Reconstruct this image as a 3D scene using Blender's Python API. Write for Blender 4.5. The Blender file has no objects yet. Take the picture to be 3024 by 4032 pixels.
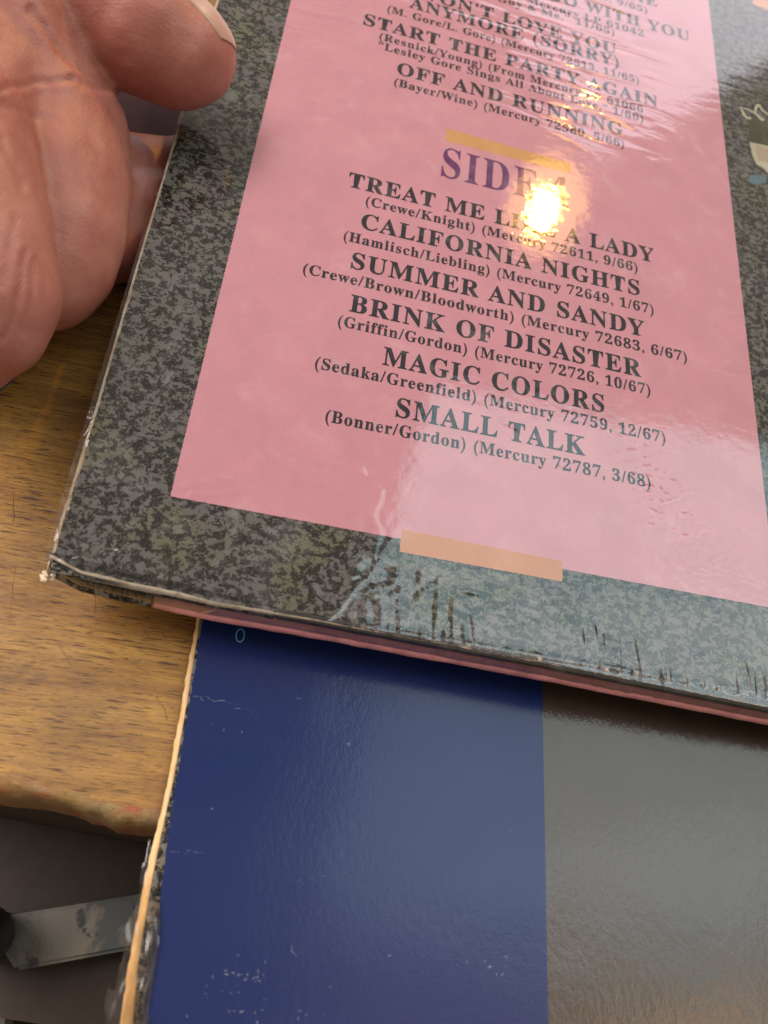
import bpy, bmesh, math, random
import numpy as np
from mathutils import Vector, Matrix, noise
random.seed(4); rng = np.random.RandomState(4)
S = bpy.context.scene; COL = S.collection
MM = 0.001

# ------------------------------------------------------------------ camera, world, lamps, exposure
F = 3228.24; CX, CY = 1512.0, 2016.0           # focal length and centre in photo pixels (3024 x 4032)
Rs = np.array([[0.97112735, 0.10202158, 0.21564618], [0.18451602, -0.89418744, -0.40790031], [0.15121348, 0.43591332, -0.88719449]])
Ts = np.array([-0.03795913, -0.0028003, 0.14558598])      # held sleeve in the camera's frame (x right, y down, z forward)
ya = np.array([486., -5886., 3228.]); ya /= np.linalg.norm(ya)
na = Rs[:, 2] - (Rs[:, 2] @ ya) * ya; na /= np.linalg.norm(na)
xa = np.cross(ya, na)
A = np.array([xa, ya, na])                      # camera frame -> world axes
corner_c = Ts + Rs @ np.array([-0.0171, -0.0185, 0])
o_w = -(A @ corner_c) + np.array([0, 0, 0.018])  # camera position: the sleeve's corner is 18 mm over the table at x=y=0
CAM = o_w
def c2w(v): return A @ np.asarray(v, float) + CAM
def ray(x, y):                                   # x, y in photo pixels
    d = A @ np.array([(x - CX) / F, (y - CY) / F, 1.0]); return d / np.linalg.norm(d)
def P(x, y, z):                                  # photo pixel at height z (m) -> world point
    d = ray(x, y); return Vector(CAM + d * ((z - CAM[2]) / d[2]))
def Q(x, y, z): return P(x / .5486, y / .5486, z)  # same, in the 1659-wide view
def px(w):
    c = A.T @ (np.asarray(w) - CAM); return c[0] / c[2] * F + CX, c[1] / c[2] * F + CY
SU, SV, SN = A @ Rs[:, 0], A @ Rs[:, 1], A @ Rs[:, 2]
SO = c2w(Ts)
def UV(x, y):                                    # photo pixel -> sleeve plane (metres)
    d = ray(x, y); s = ((SO - CAM) @ SN) / (d @ SN); X = CAM + d * s - SO
    return X @ SU, X @ SV

cam = bpy.data.cameras.new('camera'); camo = bpy.data.objects.new('camera', cam); COL.objects.link(camo)
camo.matrix_world = Matrix(((A[0, 0], -A[0, 1], -A[0, 2], CAM[0]), (A[1, 0], -A[1, 1], -A[1, 2], CAM[1]), (A[2, 0], -A[2, 1], -A[2, 2], CAM[2]), (0, 0, 0, 1)))
cam.sensor_fit = 'VERTICAL'; cam.sensor_height = 36; cam.lens = 36 * F / 4032
cam.clip_start = .005; cam.clip_end = 20
cam.dof.use_dof = True; cam.dof.focus_distance = .165; cam.dof.aperture_fstop = 18
S.camera = camo

W = bpy.data.worlds.new('World'); S.world = W; W.use_nodes = True
W.node_tree.nodes['Background'].inputs[0].default_value = (1.0, .80, .66, 1); W.node_tree.nodes['Background'].inputs[1].default_value = .30
S.view_settings.view_transform = 'Standard'; S.view_settings.look = 'None'; S.view_settings.gamma = 1; S.view_settings.exposure = .68
S.cycles.max_bounces = 8; S.cycles.transparent_max_bounces = 12; S.cycles.caustics_reflective = False; S.cycles.caustics_refractive = False
S.cycles.use_denoising = True; S.cycles.sample_clamp_indirect = 6

def mirror(x, y, dist, n=SN, pt=SO):
    d = ray(x, y); s = ((pt - CAM) @ n) / (d @ n); h = CAM + d * s; r = d - 2 * (d @ n) * n
    return h + r * dist, h, r
def area_lamp(name, x, y, dist, sx, sy, col, L, n=SN, pt=SO, roll=0):
    p, h, r = mirror(x, y, dist, n, pt)
    l = bpy.data.lights.new(name, 'AREA'); l.shape = 'RECTANGLE'; l.size = sx; l.size_y = sy; l.color = col; l.energy = L * math.pi * sx * sy
    o = bpy.data.objects.new(name, l); COL.objects.link(o); o.location = p
    z = Vector(-(h - p)).normalized(); yv = Vector(SV); xv = yv.cross(z).normalized(); yv = z.cross(xv)
    m = Matrix((xv, yv, z)).transposed().to_4x4() @ Matrix.Rotation(math.radians(roll), 4, 'Z'); m.translation = p; o.matrix_world = m
    return o
# the window: cool daylight, its reflection lies over the lower right of the held sleeve
area_lamp('window_light', 2420, 2560, .9, .62, .56, (.62, .94, 1.0), 1.4, roll=-14)
# second window beyond the far edge of the table and a soft fill light added behind the left shoulder
area_lamp('far_window_light', 2320, -930, 1.2, .40, 1.0, (.88, .88, 1.0), 1.3, roll=22)
area_lamp('side_fill_light', -1700, 1500, 1.0, .8, .8, (1.0, .89, .86), 5.3)
# pale ceiling light, dimmer, reflected by the lower sleeve
area_lamp('ceiling_light', 2700, 3700, 1.2, 1.15, .75, (1.0, .80, .76), .6, n=np.array([0, 0, 1.]), pt=np.array([0, 0, .004]))
# warm bulb: its glint sits beside the SIDE heading
pb, hb, rb = mirror(2133, 830, .62)
bl = bpy.data.lights.new('lamp_bulb', 'POINT'); bl.energy = 3.2; bl.shadow_soft_size = .011; bl.color = (1, .52, .07)
bo = bpy.data.objects.new('lamp_bulb', bl); COL.objects.link(bo); bo.location = pb
lg = area_lamp('lamp_halo_light', 2150, 815, .63, .075, .09, (1, .54, .15), 2.6); lg.data.shape = 'ELLIPSE'  # disc added round the bulb, gives its glint a soft golden halo

area_lamp('skylight', 2750, 3470, 1.2, 1.0, .055, (.66, .86, 1.0), 1.9, n=np.array([0, 0, 1.]), pt=np.array([0, 0, .004]), roll=8)
area_lamp('warm_lamp_light', 2780, 4330, 1.0, .16, .12, (1.0, .62, .30), 4.5, n=np.array([0, 0, 1.]), pt=np.array([0, 0, .004]))

# ------------------------------------------------------------------ helpers
def mesh(name, verts, faces, mat, parent=None, smooth=False):
    me = bpy.data.meshes.new(name); me.from_pydata([tuple(v) for v in verts], [], faces); me.update()
    if smooth: me.polygons.foreach_set('use_smooth', [True] * len(me.polygons))
    if mat: me.materials.append(mat)
    o = bpy.data.objects.new(name, me); COL.objects.link(o)
    if parent: o.parent = parent
    return o
def tag(o, label=None, cat=None, group=None, kind=None):
    for k, v in (('label', label), ('category', cat), ('group', group), ('kind', kind)):
        if v: o[k] = v
    return o
def empty(name, mat4, label, cat):
    o = bpy.data.objects.new(name, None); COL.objects.link(o); o.matrix_world = mat4; o.empty_display_size = .01
    return tag(o, label, cat)
def prism(outline, z0, z1):
    n = len(outline); v = [(x, y, z1) for x, y in outline] + [(x, y, z0) for x, y in outline]
    f = [list(range(n)), list(range(2 * n - 1, n - 1, -1))] + [[i, i + n, (i + 1) % n + n, (i + 1) % n] for i in range(n)]
    return v, f
def grid_faces(nu, nv):
    i, j = np.meshgrid(np.arange(nu - 1), np.arange(nv - 1), indexing='ij'); a = (i * nv + j).ravel()
    return np.stack([a, a + nv, a + nv + 1, a + 1], 1)
def fast_mesh(name, V, Fq, mat, parent=None):
    me = bpy.data.meshes.new(name); me.vertices.add(len(V)); me.vertices.foreach_set('co', V.astype(np.float32).ravel())
    me.loops.add(Fq.size); me.loops.foreach_set('vertex_index', Fq.astype(np.int32).ravel())
    me.polygons.add(len(Fq)); me.polygons.foreach_set('loop_start', np.arange(len(Fq), dtype=np.int32) * 4)
    me.polygons.foreach_set('loop_total', np.full(len(Fq), 4, np.int32)); me.update(calc_edges=True); me.validate()
    me.polygons.foreach_set('use_smooth', np.ones(len(me.polygons), bool))
    me.materials.append(mat); o = bpy.data.objects.new(name, me); COL.objects.link(o)
    if parent: o.parent = parent
    return o
def vnoise(x, y, seed=0):                       # smooth 2-D value noise, -1..1
    r = np.random.RandomState(seed).rand(256, 256) * 2 - 1
    xi, yi = np.floor(x).astype(int), np.floor(y).astype(int); fx, fy = x - xi, y - yi
    fx = fx * fx * (3 - 2 * fx); fy = fy * fy * (3 - 2 * fy); g = lambda a, b: r[a % 256, b % 256]
    return (g(xi, yi) * (1 - fx) + g(xi + 1, yi) * fx) * (1 - fy) + (g(xi, yi + 1) * (1 - fx) + g(xi + 1, yi + 1) * fx) * fy
def ss(a, b, x): t = np.clip((x - a) / (b - a), 0, 1); return t * t * (3 - 2 * t)
def segd(x, y, a, b):
    ax, ay = a; bx, by = b; t = np.clip(((x - ax) * (bx - ax) + (y - ay) * (by - ay)) / ((bx - ax) ** 2 + (by - ay) ** 2), 0, 1)
    return np.hypot(x - ax - t * (bx - ax), y - ay - t * (by - ay))

class NT:
    def __init__(s, name):
        s.m = bpy.data.materials.new(name); s.m.use_nodes = True; s.t = s.m.node_tree; s.b = s.t.nodes['Principled BSDF']; s.out = s.t.nodes['Material Output']
    def n(s, typ, **kw):
        nd = s.t.nodes.new(typ)
        for k, v in kw.items():
            if hasattr(nd, k): setattr(nd, k, v)
            else: nd.inputs[k.replace('_', ' ')].default_value = v
        return nd
    def l(s, a, b): s.t.links.new(a, b)
    def co(s, scale=(1, 1, 1), rot=(0, 0, 0), loc=(0, 0, 0)):
        c = s.n('ShaderNodeTexCoord'); m = s.n('ShaderNodeMapping'); m.inputs['Scale'].default_value = scale; m.inputs['Rotation'].default_value = rot; m.inputs['Location'].default_value = loc
        s.l(c.outputs['Object'], m.inputs['Vector']); return m.outputs[0]
    def noise(s, vec, scale, detail=3, rough=.5, dist=0):
        nd = s.n('ShaderNodeTexNoise'); s.l(vec, nd.inputs['Vector']); nd.inputs['Scale'].default_value = scale; nd.inputs['Detail'].default_value = detail
        nd.inputs['Roughness'].default_value = rough; nd.inputs['Distortion'].default_value = dist; return nd.outputs['Fac']
    def ramp(s, fac, stops, interp='LINEAR'):
        r = s.n('ShaderNodeValToRGB'); r.color_ramp.interpolation = interp; e = r.color_ramp.elements
        while len(e) < len(stops): e.new(.5)
        for k, (p, c) in enumerate(stops):
            e[k].position = p; e[k].color = (c, c, c, 1) if isinstance(c, (int, float)) else (*c, 1)
        s.l(fac, r.inputs[0]); return r.outputs[0]
    def mix(s, f, a, b, mode='MIX'):
        m = s.n('ShaderNodeMix', data_type='RGBA', blend_type=mode)
        for v, i in ((f, 0), (a, 6), (b, 7)):
            if hasattr(v, 'is_linked') or hasattr(v, 'links'): s.l(v, m.inputs[i])
            else: m.inputs[i].default_value = v if i == 0 else (*v, 1)
        return m.outputs[2]
    def math(s, op, a, b=0.):
        m = s.n('ShaderNodeMath', operation=op)
        for v, i in ((a, 0), (b, 1)):
            if hasattr(v, 'links'): s.l(v, m.inputs[i])
            else: m.inputs[i].default_value = v
        return m.outputs[0]
    def bump(s, h, strength, dist, normal=None):
        b = s.n('ShaderNodeBump'); b.inputs['Strength'].default_value = strength; b.inputs['Distance'].default_value = dist; s.l(h, b.inputs['Height'])
        if normal: s.l(normal, b.inputs['Normal'])
        return b.outputs[0]
    def set(s, **kw):
        for k, v in kw.items():
            i = s.b.inputs[k.replace('_', ' ')]
            if hasattr(v, 'links'): s.l(v, i)
            else: i.default_value = (*v, 1) if isinstance(v, tuple) and len(v) == 3 else v
        return s.m

# ------------------------------------------------------------------ materials
def m_speckle():
    t = NT('speckled_print'); c = t.co()
    wv = t.noise(c, 240, 3, .6)
    big = t.noise(c, 55, 2, .5)
    a = t.noise(t.co((1, 1.3, 1), (0, 0, .5)), 620, 4, .66, .5)
    b = t.noise(t.co((1.3, 1, 1), (0, 0, -.4)), 1700, 3, .65, .3)
    k = t.math('ADD', t.math('MULTIPLY', a, .72), t.math('MULTIPLY', b, .30))
    k = t.math('ADD', k, t.math('MULTIPLY', t.math('SUBTRACT', wv, .5), .22))
    f = t.ramp(k, [(.512, 0.), (.524, 1.)])
    light = t.ramp(big, [(.35, (.155, .164, .118)), (.5, (.172, .158, .154)), (.65, (.172, .170, .106))])
    dark = t.ramp(wv, [(.35, (.004, .006, .007)), (.65, (.012, .016, .015))])
    fil = t.ramp(t.noise(c, 820, 3, .6, .9), [(.486, 0.), (.496, .9), (.504, .9), (.514, 0.)])
    col = t.mix(f, dark, light); col = t.mix(fil, col, light)
    return t.set(Base_Color=col, Roughness=.6, Specular_IOR_Level=.15)
def m_print(name, col, rough=.5, var=.06, scale=90):
    t = NT(name); c = t.co(); n = t.noise(c, scale, 4, .6); g = t.noise(c, 2600, 2, .5)
    lo = tuple(x * (1 - var) for x in col); hi = tuple(min(1, x * (1 + var)) for x in col)
    k = t.mix(.18, t.ramp(n, [(.35, lo), (.65, hi)]), t.ramp(g, [(.4, tuple(x * .8 for x in col)), (.6, tuple(min(1, x * 1.2) for x in col))]))
    return t.set(Base_Color=k, Roughness=rough, Specular_IOR_Level=.2)
SPECK = m_speckle()
PINK = m_print('pink_print', (.85, .375, .435), .5, .06)
INK = m_print('dark_ink', (.014, .018, .030), .5, .3)
PURPLE = m_print('purple_ink', (.17, .026, .155), .5, .1)
ORANGE = m_print('orange_ink', (.80, .33, .15), .5, .05)
SPINEPINK = m_print('pink_spine_print', (.62, .28, .28), .35, .25, 200)
CREAMINK = m_print('cream_ink', (.62, .58, .40), .5, .1)
OLIVEINK = m_print('olive_ink', (.05, .06, .025), .5, .3)
BLUEINK = m_print('pale_blue_ink', (.13, .22, .26), .5, .2)
CYANINK = m_print('cyan_ink', (.10, .36, .50), .5, .1)
WHITEWEAR = m_print('bare_paper', (.20, .22, .27), .8, .3, 900)
def m_paper():
    t = NT('bare_cardboard'); c = t.co(); n = t.noise(c, 500, 5, .7); d = t.noise(c, 90, 3, .6)
    col = t.ramp(n, [(.3, (.36, .27, .18)), (.5, (.62, .52, .38)), (.7, (.75, .66, .52))])
    col = t.mix(t.ramp(d, [(.5, 0.), (.7, .7)]), col, (.22, .12, .07))
    return t.set(Base_Color=col, Roughness=.85, Normal=t.bump(n, .6, .0004))
PAPER = m_paper()
def m_edge():
    t = NT('yellowed_board_edge'); c = t.co((1, .25, 1)); n = t.noise(c, 700, 5, .7)
    col = t.ramp(n, [(.3, (.50, .30, .12)), (.5, (.68, .46, .22)), (.7, (.74, .54, .30))])
    return t.set(Base_Color=col, Roughness=.7, Normal=t.bump(n, .5, .0005))
EDGE = m_edge()
def m_blue():
    t = NT('blue_laminate_print'); c = t.co(); st = t.noise(t.co((1, .55, 1)), 900, 4, .6); fine = t.noise(c, 2600, 2, .6); lo = t.noise(c, 26, 2, .5)
    # colour split: brown print to the right of the dividing line (object x)
    n1 = t.noise(c, 30, 3, .5)
    col = t.ramp(n1, [(.35, (.008, .018, .078)), (.65, (.011, .020, .082))])
    sp = t.ramp(t.noise(c, 420, 3, .7), [(.73, 0.), (.79, .55)])
    col = t.mix(sp, col, (.25, .30, .42))
    nb = t.bump(lo, .12, .004); nb = t.bump(st, .05, .0005, nb); nb = t.bump(fine, .05, .0003, nb)
    return t.set(Base_Color=col, Roughness=t.ramp(lo, [(.3, .14), (.7, .19)]), Normal=nb, Specular_IOR_Level=.30)
BLUE = m_blue()
def m_brown():
    t = NT('brown_laminate_print'); c = t.co(); st = t.noise(t.co((1, .5, 1)), 900, 4, .6); fine = t.noise(c, 2600, 2, .6); lo = t.noise(c, 26, 2, .5)
    col = t.ramp(t.noise(c, 40, 3, .5), [(.35, (.030, .022, .016)), (.65, (.040, .028, .020))])
    nb = t.bump(lo, .15, .004); nb = t.bump(st, .10, .0007, nb); nb = t.bump(fine, .06, .0003, nb)
    return t.set(Base_Color=col, Roughness=.15, Normal=nb, Specular_IOR_Level=.46)
BROWN = m_brown()
def m_wood():
    t = NT('worn_wood'); c = t.co((1, 1, 1), (0, 0, .02))
    g1 = t.noise(t.co((1, 9, 1), (0, 0, .03)), 14, 6, .62, .6)
    g2 = t.noise(t.co((1, 16, 1), (0, 0, .03)), 60, 5, .7, .3)
    blot = t.noise(c, 22, 4, .6, .4)
    pore = t.noise(t.co((1, 13, 1), (0, 0, .03)), 190, 3, .6, .25)
    col = t.ramp(g1, [(.30, (.140, .064, .010)), (.48, (.290, .150, .026)), (.66, (.390, .218, .044))])
    col = t.mix(t.ramp(g2, [(.38, .6), (.56, 0.)]), col, (.15, .062, .016))
    col = t.mix(t.ramp(blot, [(.50, 0.), (.66, .45)]), col, (.12, .065, .025))
    col = t.mix(t.ramp(pore, [(.365, .85), (.41, 0.)]), col, (.035, .014, .005))
    p2 = t.noise(t.co((1, 11, 1), (0, 0, .05), (.3, .1, 0)), 420, 3, .6, .3); col = t.mix(t.ramp(p2, [(.36, .7), (.42, 0.)]), col, (.06, .024, .008))
    st = t.noise(t.co((1, 2.2, 1), (0, 0, -.3), (.5, .2, 0)), 70, 5, .7, .8); col = t.mix(t.ramp(st, [(.56, 0.), (.68, .5)]), col, (.09, .042, .014))
    spot = t.noise(c, 330, 2, .5); col = t.mix(t.ramp(spot, [(.76, 0.), (.80, .8)]), col, (.03, .013, .006))
    return t.set(Base_Color=col, Roughness=t.ramp(blot, [(.3, .34), (.7, .52)]), Normal=t.bump(pore, .4, .0006, t.bump(g2, .25, .0006)))
WOOD = m_wood()
def m_wornedge():
    t = NT('chipped_paint_edge'); c = t.co((1, 1.6, 1.6)); n = t.noise(c, 60, 4, .7); f = t.noise(c, 700, 4, .7); b = t.noise(c, 160, 4, .7)
    col = t.ramp(n, [(.42, (.21, .125, .04)), (.52, (.22, .11, .035)), (.60, (.27, .060, .022)), (.72, (.18, .09, .03))])
    col = t.mix(t.ramp(b, [(.52, 0.), (.64, .8)]), col, (.22, .17, .08)); col = t.mix(t.ramp(f, [(.58, 0.), (.70, .4)]), col, (.45, .32, .15))
    col = t.mix(t.ramp(f, [(.30, .8), (.40, 0.)]), col, (.05, .03, .015))
    return t.set(Base_Color=col, Roughness=.6, Normal=t.bump(f, .45, .0006))
WORN = m_wornedge()
def m_dull(name, a, b, sc=30, rough=.6, met=0., det=5):
    t = NT(name); c = t.co(); n = t.noise(c, sc, det, .6); f = t.noise(c, sc * 14, 3, .6)
    col = t.mix(.3, t.ramp(n, [(.35, a), (.65, b)]), t.ramp(f, [(.35, a), (.65, b)]))
    return t.set(Base_Color=col, Roughness=rough, Metallic=met, Normal=t.bump(f, .25, .0006))
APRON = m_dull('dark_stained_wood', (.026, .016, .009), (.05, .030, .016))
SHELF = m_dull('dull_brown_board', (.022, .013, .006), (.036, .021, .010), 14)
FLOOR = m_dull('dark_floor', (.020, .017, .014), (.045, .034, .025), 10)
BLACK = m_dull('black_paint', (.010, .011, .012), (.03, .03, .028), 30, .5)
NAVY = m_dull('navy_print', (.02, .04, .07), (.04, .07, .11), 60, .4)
def m_bar():
    t = NT('stained_grey_paint'); c = t.co(); n = t.noise(c, 45, 4, .6, .5); v = t.noise(t.co((1.6, 1, 1)), 42, 5, .65, .6)
    col = t.ramp(n, [(.40, (.20, .185, .14)), (.55, (.15, .145, .12))]); col = t.mix(t.ramp(v, [(.47, 0.), (.54, .85)]), col, (.055, .07, .072))
    col = t.mix(t.ramp(t.noise(c, 150, 3, .6), [(.64, 0.), (.68, .9)]), col, (.02, .025, .03))
    return t.set(Base_Color=col, Roughness=.45)
BAR = m_bar()
def m_skin():
    t = NT('skin'); c = t.co(); n = t.noise(c, 75, 5, .65, .4); f = t.noise(c, 380, 4, .65)
    vo = t.n('ShaderNodeTexVoronoi', feature='DISTANCE_TO_EDGE'); t.l(t.co((1, .6, 1)), vo.inputs['Vector']); vo.inputs['Scale'].default_value = 1500
    st = t.noise(t.co((.35, 3, 1), (0, 0, 1.15)), 700, 3, .6)
    col = t.ramp(n, [(.33, (.28, .088, .064)), (.5, (.325, .118, .088)), (.67, (.36, .150, .115))])
    col = t.mix(t.ramp(f, [(.5, 0.), (.85, .2)]), col, (.44, .25, .19))
    nb = t.bump(st, .16, .0006, t.bump(vo.outputs['Distance'], .28, .0002)); nb = t.bump(f, .12, .0008, nb)
    m = t.set(Base_Color=col, Roughness=.48, Normal=nb, Subsurface_Weight=.35, Subsurface_Scale=.004)
    t.b.inputs['Subsurface Radius'].default_value = (1, .35, .2); return m
SKIN = m_skin()
def m_nail():
    t = NT('nail'); n = t.noise(t.co(), 120, 3, .5)
    return t.set(Base_Color=t.ramp(n, [(.3, (.38, .215, .165)), (.7, (.44, .28, .21))]), Roughness=.32, Subsurface_Weight=.2, Subsurface_Scale=.002)
NAIL = m_nail()
def m_film(name, scuff=.5, rough=.03, bumpk=.28, tint=(.97, .97, .97, 1)):
    t = NT(name); t.t.nodes.remove(t.b); c = t.co()
    micro = t.noise(c, 1100, 3, .6); mid = t.noise(t.co((.6, 1.2, 1)), 480, 4, .6, .4)
    nb = t.bump(mid, .30 * bumpk, .0002); nb = t.bump(micro, .25 * bumpk, .00010, nb)
    gl = t.n('ShaderNodeBsdfGlossy'); gl.inputs['Roughness'].default_value = rough; t.l(nb, gl.inputs['Normal']); gl.inputs['Color'].default_value = (1, 1, 1, 1)
    tr = t.n('ShaderNodeBsdfTransparent'); tr.inputs['Color'].default_value = tint
    fr = t.n('ShaderNodeFresnel'); fr.inputs['IOR'].default_value = 1.5; t.l(nb, fr.inputs['Normal'])
    k = t.math('MULTIPLY', fr.outputs[0], 1.5); k = t.math('MINIMUM', k, .9)
    m1 = t.n('ShaderNodeMixShader'); t.l(k, m1.inputs[0]); t.l(tr.outputs[0], m1.inputs[1]); t.l(gl.outputs[0], m1.inputs[2])
    df = t.n('ShaderNodeBsdfDiffuse'); df.inputs['Color'].default_value = (.75, .77, .78, 1)
    sc = t.ramp(t.noise(c, 130, 6, .72, .8), [(.52, 0.), (.80, scuff)])
    m2 = t.n('ShaderNodeMixShader'); t.l(sc, m2.inputs[0]); t.l(m1.outputs[0], m2.inputs[1]); t.l(df.outputs[0], m2.inputs[2])
    t.l(m2.outputs[0], t.out.inputs[0]); return t.m
FILM = m_film('shrink_wrap', .10)
FLAP = m_film('crumpled_shrink_wrap', .03, .18, .3, tint=(.86, .76, .60, 1))

# ------------------------------------------------------------------ table and what lies under it
edge_src = [(-900, 2935), (-300, 3062), (0, 3128), (120, 3142), (250, 3168), (330, 3192), (412, 3219), (470, 3240), (612, 3262), (900, 3310), (1700, 3450), (3600, 3800)]
ep = [P(x, y, 0) for x, y in edge_src]
front = []
for i in range(len(ep) - 1):
    a, b = ep[i], ep[i + 1]; k = max(2, int((b - a).length / .0012))
    for j in range(k):
        p = a.lerp(b, j / k); w = noise.noise(Vector((p.x * 90, 3, 0))) * .0008 + noise.noise(Vector((p.x * 420, 7, 0))) * .0004
        front.append(Vector((p.x, p.y + w, 0)))
tb = empty('wooden_table', Matrix.Translation((0, 0, 0)), 'worn golden brown wooden tabletop with chipped red paint along its front edge', 'table')
inner = [Vector((p.x, p.y + .0028 + .0012 * noise.noise(Vector((p.x * 60, 9, 1))), 0)) for p in front]
far = [(p.x, .75, 0) for p in front]
n = len(front)
bd = [(p.x, p.y, 0) for p in inner] + far
mesh('tabletop', bd, [[i, i + 1, n + i + 1, n + i] for i in range(n - 1)], WOOD, tb)
V = []; Fs = []
def scratch(pts, w):
    q = [Q(x + random.gauss(0, 2), y + random.gauss(0, 2), .00004) for x, y in pts]; k = len(V)
    for i, p in enumerate(q):
        d = (q[min(i + 1, len(q) - 1)] - q[max(i - 1, 0)]).normalized(); nn = Vector((-d.y, d.x, 0)) * w * .7 * random.uniform(.1, 1) * (.2 if i in (0, len(q) - 1) else 1); V.extend([p + nn, p - nn])
    for i in range(len(q) - 1): Fs.append([k + 2 * i, k + 2 * i + 1, k + 2 * i + 3, k + 2 * i + 2])
def lerp_pts(a, b, n_): return [(a[0] + (b[0] - a[0]) * i / n_, a[1] + (b[1] - a[1]) * i / n_) for i in range(n_ + 1)]
for a, b, w, nn_ in (((70, 1160), (215, 1300), .00008, 12), ((215, 1300), (250, 1350), .00006, 4), ((42, 985), (41, 1016), .00009, 4), ((31, 1060), (27, 1140), .00010, 6), ((40, 1170), (20, 1330), .00006, 8),
                     ((205, 1180), (206, 1330), .00005, 8), ((300, 1320), (372, 1390), .00006, 8), ((338, 1500), (362, 1560), .00009, 6), ((100, 1350), (190, 1500), .00005, 8), ((20, 880), (110, 905), .00006, 6), ((120, 1030), (160, 1100), .00005, 6)):
    scratch(lerp_pts(a, b, nn_), w)
sm = mesh('scratches', V, Fs, m_print('dark_scratch', (.07, .032, .012), .8, .4), tb); sm['kind'] = 'stuff'
# rounded, chipped front edge strip
rows = []
for k, (dy, dz) in enumerate([(0, -.00002), (.30, -.0001), (.62, -.0006), (.86, -.0018), (1.0, -.0045), (1.0, -.009), (.92, -.016), (.8, -.019)]):
    rows.append([Vector((p.x, q.y + (p.y - q.y) * dy + (.0004 * noise.noise(Vector((p.x * 300, k * 2.3, 4))) if k else 0), dz + (.00015 * noise.noise(Vector((p.x * 200, k * 1.7, 8))) if k > 1 else 0))) for p, q in zip(front, inner)])
vv = [v for r in rows for v in r]
mesh('worn_edge', vv, [[r * n + i, (r + 1) * n + i, (r + 1) * n + i + 1, r * n + i + 1] for r in range(len(rows) - 1) for i in range(n - 1)], WORN, tb, True)
# apron below the top
def plate(name, pts, z, th, mat, parent=None):
    v, f = prism([(p[0], p[1]) for p in pts][::-1], z - th, z); return mesh(name, v, f, mat, parent)
a0, a1 = P(-900, 3080, -.021), P(3600, 3900, -.021)
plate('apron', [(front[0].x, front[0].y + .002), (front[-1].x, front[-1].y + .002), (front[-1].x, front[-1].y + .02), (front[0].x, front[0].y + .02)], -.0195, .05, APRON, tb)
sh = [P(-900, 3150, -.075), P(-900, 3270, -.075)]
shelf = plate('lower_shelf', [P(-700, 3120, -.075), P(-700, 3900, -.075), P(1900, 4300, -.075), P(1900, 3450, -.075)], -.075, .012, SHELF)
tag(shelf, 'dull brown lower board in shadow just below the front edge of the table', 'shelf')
# stained grey bar
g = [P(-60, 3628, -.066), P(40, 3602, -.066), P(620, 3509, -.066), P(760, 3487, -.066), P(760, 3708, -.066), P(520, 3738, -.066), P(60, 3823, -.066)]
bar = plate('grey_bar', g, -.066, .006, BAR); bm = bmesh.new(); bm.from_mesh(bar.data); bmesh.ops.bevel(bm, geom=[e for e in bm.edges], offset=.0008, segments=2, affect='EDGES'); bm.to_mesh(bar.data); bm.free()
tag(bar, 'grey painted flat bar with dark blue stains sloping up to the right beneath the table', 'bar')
fl = mesh('floor', [(-3, -3, -.6), (3, -3, -.6), (3, 3, -.6), (-3, 3, -.6)], [[0, 1, 2, 3]], FLOOR); fl['kind'] = 'structure'
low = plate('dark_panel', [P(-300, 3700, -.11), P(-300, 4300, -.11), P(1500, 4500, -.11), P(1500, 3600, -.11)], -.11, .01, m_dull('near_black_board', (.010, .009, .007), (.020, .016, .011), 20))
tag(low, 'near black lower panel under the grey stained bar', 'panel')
# black round post at the far left
bm = bmesh.new(); pc = P(5, 3690, -.06)
prof = [(.0055, -.11), (.0058, -.09), (.0052, -.07), (.0062, -.060), (.0060, -.050), (.0048, -.047), (0.0001, -.0465)]
ring = []
for r, z in prof:
    ring.append([bm.verts.new((pc.x - .004 + r * math.cos(t * math.pi / 12), pc.y + r * math.sin(t * math.pi / 12), z)) for t in range(24)])
for a, b in zip(ring, ring[1:]):
    for i in range(24): bm.faces.new((a[i], a[(i + 1) % 24], b[(i + 1) % 24], b[i]))
me = bpy.data.meshes.new('black_post'); bm.to_mesh(me); bm.free(); me.materials.append(BLACK)
me.polygons.foreach_set('use_smooth', [True] * len(me.polygons))
po = bpy.data.objects.new('black_post', me); COL.objects.link(po); tag(po, 'black round post end at the left tip of the grey stained bar', 'post')
# corner of another sleeve on the table
gb = plate('grey_box', [P(-200, 3740, -.09), P(24, 3722, -.09), P(26, 3880, -.09), P(10, 4200, -.09), P(-200, 4200, -.09)], -.09, .012, m_dull('weathered_grey', (.16, .16, .145), (.22, .21, .19), 40))
tag(gb, 'grey box corner at the very left below the stained bar', 'box')
z = .003
v, f = prism([tuple(Q(x, y, z))[:2] for x, y in [(-160, 960), (24, 806), (60, 740), (-10, 520), (-300, 600)]], .0005, z)
cs = mesh('record_sleeve', v, f, NAVY); tag(cs, 'corner of a dark blue sleeve lying on the wood beneath the hand', 'record sleeve')

v, f = prism([tuple(Q(x, y, .004))[:2] for x, y in [(-60, 40), (700, 36), (720, 330), (560, 640), (280, 600), (60, 520)]][::-1], .0004, .004)  # dark sheet added so the gap between thumb and fingers reads as shaded
ds = mesh('record_sleeve', v, f, m_print('dark_plum_shade', (.022, .010, .012), .95, .3)); tag(ds, 'added dark plum sheet shading the gap behind the curled fingers', 'record sleeve')

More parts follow.
